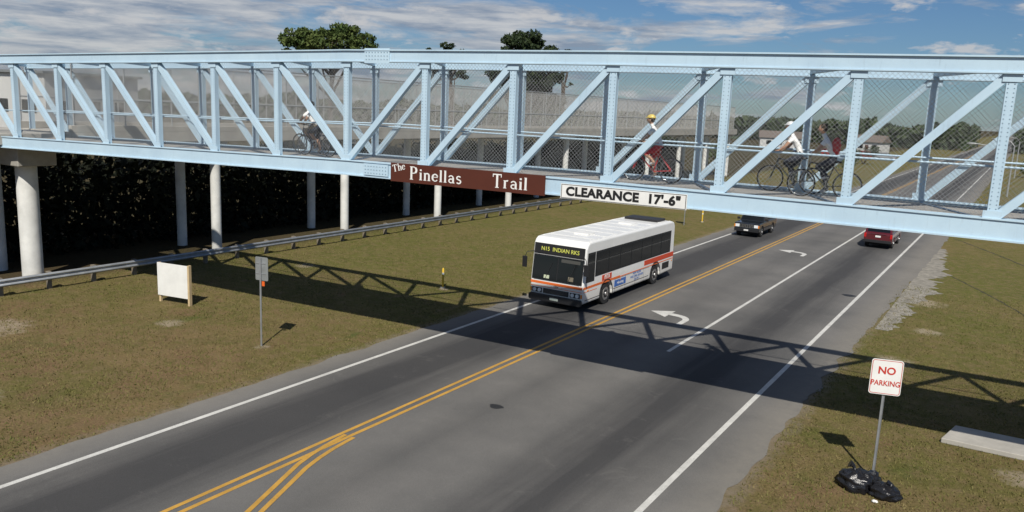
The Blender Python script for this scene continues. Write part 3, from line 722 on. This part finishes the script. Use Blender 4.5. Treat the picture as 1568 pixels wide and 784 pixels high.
def suv(name,loc,rotz,pc,Lg=4.6):
    e=empty(name,loc,rotz)
    PT=mat(name+'_paint_%d'%int(pc[0]*1000),pc,.25,var=0,coat=1.0)
    hw=.89; z0=.38; wr=.36
    y1,y2=.86,Lg-.98
    prof=[(.02,z0),(0,.62),(.04,.92),(.12,1.0),(1.25,1.06),(1.3,1.08),(Lg-.1,1.08),(Lg-.02,.95),(Lg,.6),(Lg-.03,z0+.04)]
    prof+=arch(y2,wr,.43,z0)[::-1]+arch(y1,wr,.43,z0)[::-1]
    b=MB(); b.extrude(prof,'x',-hw,hw,PT); b.obj('body',e,bevel=.05,segs=3)
    b=MB(); b.box(-hw+.2,hw-.2,.2,Lg-.2,.26,.8,DKU); b.obj('chassis',e)
    ti=.13
    b=MB()
    bot=[(-hw+.03,1.22),(hw-.03,1.22),(hw-.03,Lg-.10),(-hw+.03,Lg-.10)]; top=[(-hw+ti,1.80),(hw-ti,1.80),(hw-ti,Lg-.30),(-hw+ti,Lg-.30)]
    b.add([(x,y,1.05) for x,y in bot]+[(x,y,1.70) for x,y in top],[(0,1,5,4),(1,2,6,5),(2,3,7,6),(3,0,4,7),(4,5,6,7),(3,2,1,0)],PT)
    b.obj('cabin',e,bevel=.04)
    def quadlerp(a,bq,c,d,u0,u1,v0,v1,off):
        a,bq,c,d=map(Vector,(a,bq,c,d))
        nrm=(bq-a).cross(d-a).normalized()*off
        def P(u,v): return (a*(1-u)+bq*u)*(1-v)+(d*(1-u)+c*u)*v+nrm
        return [P(u0,v0),P(u1,v0),P(u1,v1),P(u0,v1)]
    g=MB()
    A=[(x,y,1.05) for x,y in bot];T=[(x,y,1.70) for x,y in top]
    def pan(i,j,u0,u1,v0,v1):
        q=quadlerp(A[i],A[j],T[j],T[i],u0,u1,v0,v1,.008); g.add(q,[(0,1,2,3)],GLS)
    pan(0,1,.05,.95,.08,.92); pan(2,3,.08,.92,.12,.90)
    for i,j in((1,2),(3,0)):
        cuts=[(.08,.33),(.36,.63),(.66,.93)] if (i,j)==(1,2) else [(.07,.34),(.37,.64),(.67,.92)]
        for c in cuts: pan(i,j,c[0],c[1],.14,.90)
    g.obj('windows',e,fixn=False)
    b=MB()
    b.box(-.85,.85,-.10,.08,.40,.60,BKP if pc[0]<.05 else PT); b.box(-.46,.46,-.015,.03,.68,.92,CHR)
    for k in range(7): b.box(-.42+k*.125,-.42+k*.125+.085,-.022,.02,.70,.90,BKP)
    for sx in(-1,1):
        b.box(sx*.66-.14,sx*.66+.14,-.012,.03,.70,.90,LMP); b.box(min(sx*.81,sx*.885),max(sx*.81,sx*.885),-.008,.06,.68,.88,AMB)
        b.tube([(sx*.88,1.45,1.12),(sx*1.0,1.42,1.15)],.03,BKP,6); b.box(sx*1.03-.09,sx*1.03+.09,1.36,1.44,1.08,1.24,BKP)
        b.box(sx*(hw+.0)-.012,sx*(hw+.0)+.012,1.32,Lg-1.5,.62,.68,BKP)
        b.box(min(sx*.74,sx*.88),max(sx*.74,sx*.88),Lg-.06,Lg+.012,.74,1.02,RDL)
        b.box(min(sx*.62,sx*.65),max(sx*.62,sx*.65),1.9,Lg-.5,1.74,1.77,BKP)
    b.box(-.16,.16,-.11,-.10,.46,.56,SW)
    b.box(-.86,.86,Lg-.05,Lg+.10,.42,.60,BKP); b.box(-.17,.17,Lg+.0,Lg+.015,.78,.90,SW)
    b.box(-.5,.5,Lg-.01,Lg+.008,.98,1.0,BKP)
    b.obj('trim',e,bevel=.006)
    b=MB()
    for sx in(-1,1):
        for y in(y1,y2): wheel(b,sx*(hw-.24),y,wr,.22,sx)
    b.obj('wheels',e)
    return e
suv('sport_utility_vehicle',(-15.95,56.4,0),0,(.010,.012,.014))
suv('sport_utility_vehicle',(-7.6,62.9,0),math.pi,(.085,.006,.010))
suv('parked_car',(-38,210,0),rad(80),(.4,.03,.02)); suv('parked_car',(-30,212,0),rad(95),(.4,.03,.02)); suv('parked_car',(14,88,0),rad(80),(.5,.5,.5))
suv('parked_car',(-25,205,0),rad(85),(.35,.36,.38)); suv('parked_car',(-46,214,0),rad(70),(.05,.08,.2))
# ------------------------------------------------------------------ bicycles and cyclists
SKN=mat('skin',(.40,.23,.15),.6,var=.05); SHO=mat('shoe',(.5,.5,.5),.7,var=.1); HAIR=mat('hair',(.03,.02,.012),.8,var=.2); EYE=mat('eye',(.02,.02,.02),.3,var=0); LIP=mat('lip',(.35,.12,.1),.6,var=0)
def bicycle(loc,rot,col):
    e=empty('bicycle',loc,rot); FR=mat('bike_frame_%d_%d'%(int(col[0]*100),int(col[2]*100)),col,.3,var=0,coat=.5)
    b=MB()
    ra,fa=(-.45,0,.34),(.62,0,.34)
    for c in(ra,fa):
        b.torus(c,.325,.018,TIRE,'y',32,6); b.torus(c,.303,.010,CHR,'y',32,5)
        for k in range(16):
            a=k*math.pi/8; b.beam(c,(c[0]+.3*math.cos(a),0,c[2]+.3*math.sin(a)),.003,.003,CHR)
        b.cyl((c[0],-.045,c[2]),(c[0],.045,c[2]),.02,CHR,8)
    bb=(.05,0,.29);hd=(.45,0,.86);hb=(.48,0,.74)
    for a,c,r_ in((bb,(-.10,0,.78),.018),(bb,hb,.02),((-.10,0,.77),hd,.018),(hd,hb,.022)): b.cyl(a,c,r_,FR,8)
    for y in(-.05,.05):
        b.cyl((ra[0],y,ra[2]),(bb[0],y*.6,bb[2]),.011,FR,6); b.cyl((ra[0],y,ra[2]),(-.10,y*.3,.77),.009,FR,6)
        b.tube([(hb[0],y,hb[2]),(.53,y,.6),(fa[0],y,fa[2])],.012,FR,6)
    b.cyl((-.10,0,.77),(-.12,0,.88),.013,CHR,8)
    b.cyl(hd,(.44,0,1.0),.014,CHR,8)
    b.tube([(.40,.30,1.03),(.47,.26,1.03),(.46,.1,1.01),(.46,-.1,1.01),(.47,-.26,1.03),(.40,-.30,1.03)],.013,BKP,8)
    b.sphere((-.14,0,.90),(.14,.07,.035),BKP,12,6); b.sphere((-.03,0,.90),(.10,.03,.025),BKP,10,6)
    b.torus((bb[0],-.05,bb[2]),.09,.006,CHR,'y',20,4)
    b.cyl((.05,-.06,.29),(.07,-.09,.12),.01,CHR,6) ; b.cyl((.05,.06,.29),(.03,.09,.46),.01,CHR,6)
    b.box(.01,.12,-.17,-.08,.105,.125,BKP); b.box(-.02,.09,.08,.17,.45,.47,BKP)
    b.obj('frame_and_wheels',e,fixn=False)
    return e
def skin_obj(name,J,E,parent,matfn,mats,sub=2):
    me=bpy.data.meshes.new(name); keys=list(J.keys()); idx={k:i for i,k in enumerate(keys)}
    me.from_pydata([J[k][0] for k in keys],[(idx[a],idx[b]) for a,b in E],[])
    o=bpy.data.objects.new(name,me); COL.objects.link(o)
    md=o.modifiers.new('skin','SKIN'); md.use_smooth_shade=True; md.branch_smoothing=.6
    sv=me.skin_vertices[0].data
    for k in keys:
        rr=J[k][1]; sv[idx[k]].radius=rr if hasattr(rr,'__len__') else (rr,rr); sv[idx[k]].use_root=(k==keys[0])
    sb_=o.modifiers.new('sub','SUBSURF'); sb_.levels=sub; sb_.render_levels=sub
    dg=bpy.context.evaluated_depsgraph_get(); dg.update(); em=bpy.data.meshes.new_from_object(o.evaluated_get(dg))
    o.modifiers.clear(); o.data=em
    em.materials.clear()
    for m in mats: em.materials.append(m)
    for pl in em.polygons: pl.material_index=matfn(pl.center); pl.use_smooth=True
    o.parent=parent; return o
def seg_d(p,a,b):
    a=Vector(a);b=Vector(b);t=max(0,min(1,(p-a).dot(b-a)/(b-a).length_squared)); return (p-(a+(b-a)*t)).length
def cyclist(loc,rot,shirt,pants,longp=False,hat=None,hatcol=None,bag=None,lean=0,bare=True):
    e=empty('cyclist',loc,rot)
    l=lean
    J={'pel':((-.12,0,.97),(.15,.12)),'wai':((-.04,0,1.12),(.14,.11)),'che':((.10+l,0,1.33),(.17,.13)),'nb':((.17+l,0,1.46),.075),'nk':((.20+l,0,1.53),.055),'hb':((.225+l,0,1.60),.06)}
    E=[('pel','wai'),('wai','che'),('che','nb'),('nb','nk'),('nk','hb')]
    for sd,sy in(('L',1),('R',-1)):
        J['sh'+sd]=((.13+l,.19*sy,1.41),.068); J['el'+sd]=((.26+l*.6,.27*sy,1.19),.046); J['wr'+sd]=((.41,.27*sy,1.075),.030); J['pa'+sd]=((.46,.27*sy,1.06),(.038,.022))
        E+=[('che','sh'+sd),('sh'+sd,'el'+sd),('el'+sd,'wr'+sd),('wr'+sd,'pa'+sd)]
        for k,(dy,ln) in enumerate(((.030,.9),(.010,1.0),(-.010,.95),(-.028,.8))):
            J['f%d%s'%(k,sd)]=((.495,.27*sy+dy*sy,1.060),.0095); J['g%d%s'%(k,sd)]=((.497+.008*ln,.27*sy+dy*sy,1.035-.012*ln),.0085)
            E+=[('pa'+sd,'f%d%s'%(k,sd)),('f%d%s'%(k,sd),'g%d%s'%(k,sd))]
        J['t'+sd]=((.445,.27*sy-.035*sy,1.035),.010); E.append(('wr'+sd,'t'+sd))
        dn=(sy==-1)
        kn=(.18,.11*sy,.60) if dn else (.30,.12*sy,.77); an=(.02,.12*sy,.21) if dn else (.0,.12*sy,.55)
        J['hi'+sd]=((-.09,.09*sy,.92),.105); J['mt'+sd]=(tuple((Vector((-.09,.09*sy,.92))*.5+Vector(kn)*.5)),.088); J['kn'+sd]=(kn,.062)
        cf=Vector(kn)*.6+Vector(an)*.4+Vector((-.02,0,0)); J['cf'+sd]=(tuple(cf),.055); J['an'+sd]=(an,.036)
        J['he'+sd]=((an[0]-.03,an[1],an[2]-.05),.036); J['to'+sd]=((an[0]+.15,an[1]+.01*sy,an[2]-.075),.033)
        E+=[('pel','hi'+sd),('hi'+sd,'mt'+sd),('mt'+sd,'kn'+sd),('kn'+sd,'cf'+sd),('cf'+sd,'an'+sd),('an'+sd,'he'+sd),('an'+sd,'to'+sd)]
    g=lambda k:J[k][0]
    def mf(c):
        best=[]
        for a,b,m in [('pel','wai',1),('wai','che',0),('che','nb',0),('nk','hb',2)]: best.append((seg_d(c,g(a),g(b))-(.06 if m<2 else 0),m))
        for s_ in 'LR':
            best+= [(seg_d(c,g('sh'+s_),g('el'+s_)),0 if (c-Vector(g('sh'+s_))).length<.16 or not bare else 2),(seg_d(c,g('el'+s_),g('wr'+s_)),2),(seg_d(c,g('wr'+s_),g('pa'+s_)),2),(seg_d(c,g('pa'+s_),g('f0'+s_)),2)]
            best+=[(seg_d(c,g('hi'+s_),g('kn'+s_))-.02,1),(seg_d(c,g('kn'+s_),g('an'+s_)),1 if longp else 2),(seg_d(c,g('he'+s_),g('to'+s_)),3)]
        m=min(best)[1]
        if m==1 and c.z>1.06: m=0
        return m
    skin_obj('body',J,E,e,mf,[shirt,pants,SKN,SHO],1)
    b=MB(); hc=(.245+l,0,1.675)
    def hf(q):
        q=q.copy()
        if q.z<-.2: q.x=q.x*(1-.25*(-q.z-.2)); q.y*= (1-.35*(-q.z-.2)); 
        if q.x>.85 and abs(q.z+.1)<.25: q.x+=.12
        return q
    b.sphere(hc,(.098,.077,.118),SKN,20,14,hf)
    b.sphere((hc[0]+.103,0,hc[2]-.012),(.018,.013,.024),SKN,8,6)
    for sy in(-1,1): b.sphere((hc[0]+.088,sy*.03,hc[2]+.008),(.009,.012,.008),EYE,6,5); b.sphere((hc[0]-.005,sy*.078,hc[2]-.01),(.018,.009,.03),SKN,8,6)
    b.sphere((hc[0]+.09,0,hc[2]-.055),(.008,.024,.007),LIP,8,5)
    b.sphere((hc[0]-.018,0,hc[2]+.022),(.100,.085,.108),HAIR,16,10)
    if hat:
        hm=mat('hat_%d_%d'%(int(hatcol[0]*100),int(hatcol[1]*100)),hatcol,.4,var=0)
        def hh_(q):
            q=q.copy(); q.z=max(q.z,-.05); return q
        b.sphere((hc[0]-.01,0,hc[2]+.045),(.125,.10,.10),hm,18,12,hh_)
        b.sphere((hc[0]+.10,0,hc[2]+.05),(.06,.06,.012),hm,10,6)
    b.obj('head',e)
    if bag:
        b=MB(); bmm=mat('red_backpack',(.5,.03,.04),.7,var=.15); b.sphere((-.10+l*.5,0,1.27),(.11,.17,.22),bmm,16,12)
        o=b.obj('backpack',e)
    return e
WS=mat('white_shirt',(.78,.78,.76),.8,var=.08); DK=mat('dark_trousers',(.03,.035,.05),.8,var=.1); KH=mat('khaki_shorts',(.28,.22,.15),.8); RDP=mat('red_shorts',(.5,.03,.04),.8)
def rider(s,w_,**k):
    bc=k.pop('bike'); q=B(s,w_,6.49); rot=AL+math.pi+rad(k.pop('yaw',0))
    bicycle(q,rot,bc); cyclist(q,rot,**k)
rider(-12.05,1.5,bike=(.03,.03,.04),shirt=WS,pants=DK,lean=.06)
rider(-13.0,2.3,bike=(.02,.03,.08),shirt=WS,pants=KH,lean=.03)
rider(-.45,1.9,bike=(.5,.03,.03),shirt=WS,pants=RDP,hat=True,hatcol=(.65,.5,.12),lean=-.03)
rider(4.0,1.7,bike=(.02,.02,.02),shirt=WS,pants=DK,longp=True,bag=True)
rider(3.1,2.5,bike=(.03,.04,.05),shirt=WS,pants=DK,longp=True,hat=True,hatcol=(.7,.7,.7))
# ------------------------------------------------------------------ vegetation
def leafmat(name,c0,c1,hz=0):
    m,nt,b=nt_new(name); P=N(nt,'ShaderNodeNewGeometry').outputs['Position']
    c=mixc(nt,ramp(nt,noise_t(nt,P,.7,4,.6),.35,.65),c0,c1)
    L(nt,c,b.inputs['Base Color']); b.inputs['Roughness'].default_value=.7; b.inputs['Specular IOR Level'].default_value=.2
    return m
def leaves(name,pts,size,m,parent=None,flat=.0):
    pts=np.asarray(pts);n=len(pts)
    a=rng.normal(size=(n,3));a/=np.linalg.norm(a,axis=1)[:,None]
    t=rng.normal(size=(n,3)); b=np.cross(a,t); b/=np.linalg.norm(b,axis=1)[:,None]
    sz=(size*rng.uniform(.5,1.3,n))[:,None]
    V=np.stack([pts-a*sz,pts+b*sz*.45,pts+a*sz,pts-b*sz*.45],1)
    me=bpy.data.meshes.new(name); me.vertices.add(4*n); me.vertices.foreach_set('co',V.ravel()); me.loops.add(4*n); me.loops.foreach_set('vertex_index',np.arange(4*n))
    me.polygons.add(n); me.polygons.foreach_set('loop_start',np.arange(0,4*n,4)); me.update(calc_edges=True); me.materials.append(m)
    o=bpy.data.objects.new(name,me); COL.objects.link(o)
    if parent: o.parent=parent
    return o
def clump_pts(centers,radii,nper,squash=.7):
    out=[]
    for c,rr in zip(centers,radii):
        n=int(nper*rr**2); d=rng.normal(size=(n,3)); d/=np.linalg.norm(d,axis=1)[:,None]
        q=d*(rr*rng.uniform(.25,1,n)**.5)[:,None]; q[:,2]*=squash; out.append(q+np.array(c))
    return np.concatenate(out)
BARK=mat('bark',(.10,.075,.055),.95,var=.3,bump=.6)
def tree(name,loc,ht,cr,cz,nclump,lm,leaf=.22,dens=220,squash=.55,seed=1,cmin=.12,cmax=.24):
    rr=random.Random(seed); e=empty(name,loc); b=MB()
    tr_=[(0,0,-.2)];x=y=0
    for k in range(1,6):
        x+=rr.uniform(-.25,.25);y+=rr.uniform(-.25,.25); tr_.append((x,y,cz*k/5))
    b.tube(tr_,[ht*.022*(1-.12*i) for i in range(6)],BARK,10)
    cs=[];rs=[]
    for k in range(nclump):
        a=rr.uniform(0,2*math.pi); d=cr*math.sqrt(rr.uniform(.02,1)); zz=cz+ (ht-cz)*(rr.uniform(.0,1)**.6*(1-.5*(d/cr)**2))
        c=(x+d*math.cos(a),y+d*math.sin(a),zz); cs.append(c); rs.append(cr*rr.uniform(cmin,cmax))
        if k%2==0:
            st=Vector(tr_[rr.choice([3,4,5])]); c_=Vector(c); md=(st+c_)/2+Vector((0,0,-.3)); b.tube([st,md,c_],[ht*.009,ht*.006,.03],BARK,6)
    b.obj('trunk_and_limbs',e); leaves('crown',clump_pts(cs,rs,dens,squash),leaf,lm,e)
    return e
LP=leafmat('pine_foliage',(.040,.070,.018),(.09,.115,.03)); LO=leafmat('oak_foliage',(.016,.030,.012),(.035,.05,.018)); LB=leafmat('thicket_foliage',(.005,.008,.004),(.012,.015,.007)); LF=leafmat('distant_foliage',(.035,.055,.030),(.07,.09,.045))  # distant_foliage: haze put into the leaf colour as a lightened green
def polar(az,D):
    X=az*D; Z=D
    return (X*math.cos(th)-Z*math.sin(th), X*math.sin(th)+Z*math.cos(th))
for (n_,az,D,ht,cr,cz,nc,lm,lf,dens,sd,c0,c1) in [
    ('pine_tree',-.232,112,18.6,6.3,14.4,80,LP,.28,130,1,.11,.20),('oak_tree',.004,108,18.8,4.6,8.0,130,LO,.28,150,2,.16,.28),
    ('pine_tree',-.080,120,17.9,2.6,12,34,LO,.26,170,3,.2,.32),('oak_tree',-.118,125,17.6,1.3,12,14,LO,.25,200,5,.25,.4),('oak_tree',.055,125,17.8,1.2,12,14,LO,.25,200,6,.25,.4)]:
    x,y=polar(az,D); tree(n_,(x,y,0),ht,cr,cz,nc,lm,lf,dens,.6,sd,c0,c1)
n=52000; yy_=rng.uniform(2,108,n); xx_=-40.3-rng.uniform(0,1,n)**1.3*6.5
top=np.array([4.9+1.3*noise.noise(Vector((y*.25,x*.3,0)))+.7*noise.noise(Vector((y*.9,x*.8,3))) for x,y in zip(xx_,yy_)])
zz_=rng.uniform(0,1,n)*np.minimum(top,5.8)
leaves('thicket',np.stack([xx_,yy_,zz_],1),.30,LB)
n=60000
ang_=rng.uniform(rad(-75),rad(25),n)
Dd=rng.uniform(330,420,n)
hh_=np.array([8.5+3.2*noise.noise(Vector((a*22,0,0)))+2.2*noise.noise(Vector((a*75,2,0)))+1.2*noise.noise(Vector((a*200,4,0))) for a in ang_])
zz=rng.uniform(0,1,n)**.8*hh_
px_=Dd*np.sin(ang_);py_=Dd*np.cos(ang_)
kp=~((px_>-18)&(px_<-4)); 
leaves('distant_trees',np.stack([px_,py_,zz],1)[kp],1.5,LF)
def shrub(x,y,ht,seed):
    rr=random.Random(seed); e=empty('shrub',(x,y,0)); b=MB()
    cs=[];rs=[]
    for k in range(9):
        c=(rr.uniform(-1,1)*ht*.5,rr.uniform(-1,1)*ht*.5,ht*rr.uniform(.3,.8)); cs.append(c); rs.append(ht*.3); b.tube([(0,0,-.1),(c[0]*.4,c[1]*.4,c[2]*.5),c],[.08,.05,.02],BARK,5)
    b.obj('stems',e); leaves('foliage',clump_pts(cs,rs,70,.9),.22,LP if seed%2 else LO,e)
for i,(x,y,hh) in enumerate([(-52,125,3.5),(-46,140,4),(4,100,2.5),(9,125,3),(-28,180,4),(14,140,4),(-60,150,5),(2,170,3.5),(-24,110,2.2),(-26,150,3),(20,118,4)]): shrub(x,y,hh,i)
wb=empty('white_warehouse',(-150,70,0),rad(12)); b=MB(); WW=mat('warehouse_wall',(.55,.55,.53),.8,var=.08,scale=.3)
b.box(-22,22,-9,9,0,10.5,WW); b.obj('walls',wb)
b=MB(); b.box(-22.6,22.6,-9.6,9.6,10.5,10.9,ALU); b.obj('roof',wb)
b=MB()
for k in range(7): b.box(-19+k*6,-16+k*6,-9.06,-8.98,4.5,6.5,GLS)
b.box(-3,3,-9.05,-8.98,0,3.6,ALU)
for k in range(3): b.box(22,22.05,-6+k*5,-4+k*5,4.5,6.5,GLS)
b.obj('openings',wb)
# small gabled houses across the field
RF=mat('shingle_roof',(.16,.13,.11),.9,var=.25)
for (x,y,rz,W,D_) in((-62,250,.3,14,8),(-40,262,-.2,10,7),(22,215,.1,12,8),(45,190,.4,14,8)):
    hs=empty('bungalow',(x,y,0),rz); b=MB(); b.box(-W/2,W/2,-D_/2,D_/2,0,3,WW); b.obj('walls',hs)
    b=MB(); b.extrude([(-D_/2-.5,2.95),(D_/2+.5,2.95),(0,5.0)],'x',-W/2-.4,W/2+.4,RF); b.obj('roof',hs)
    b=MB()
    for k in(-.32,-.1,.3): b.box(k*W-.7,k*W+.7,-D_/2-.04,-D_/2+.02,1.0,2.2,GLS)
    b.box(.08*W-.5,.08*W+.5,-D_/2-.04,-D_/2+.02,0,2.1,BR); b.obj('windows_and_door',hs)
for (x,y) in((-1.5,75),(-1.2,118),(-1.0,165)):
    e=empty('street_lamp',(x,y,0)); b=MB(); b.tube([(0,0,-.1),(0,0,6.4)],[.11,.07],GP,12); b.tube([(0,0,6.3),(-.5,0,6.9),(-1.9,0,7.1)],[.05,.04,.035],GP,8); b.sphere((-2.2,0,7.08),(.4,.16,.09),GP,12,8); b.obj('lamp_post',e)
fe=empty('rail_fence'); b=MB()
for k in range(26):
    x=-2+2.4*k; y=72+.12*k; b.box(x-.06,x+.06,y-.06,y+.06,-.1,1.25,SW)
    if k<25:
        for z in(.5,1.05): b.beam((x,y,z),(x+2.4,y+.12,z),.04,.12,SW)
b.obj('posts_and_rails',fe)
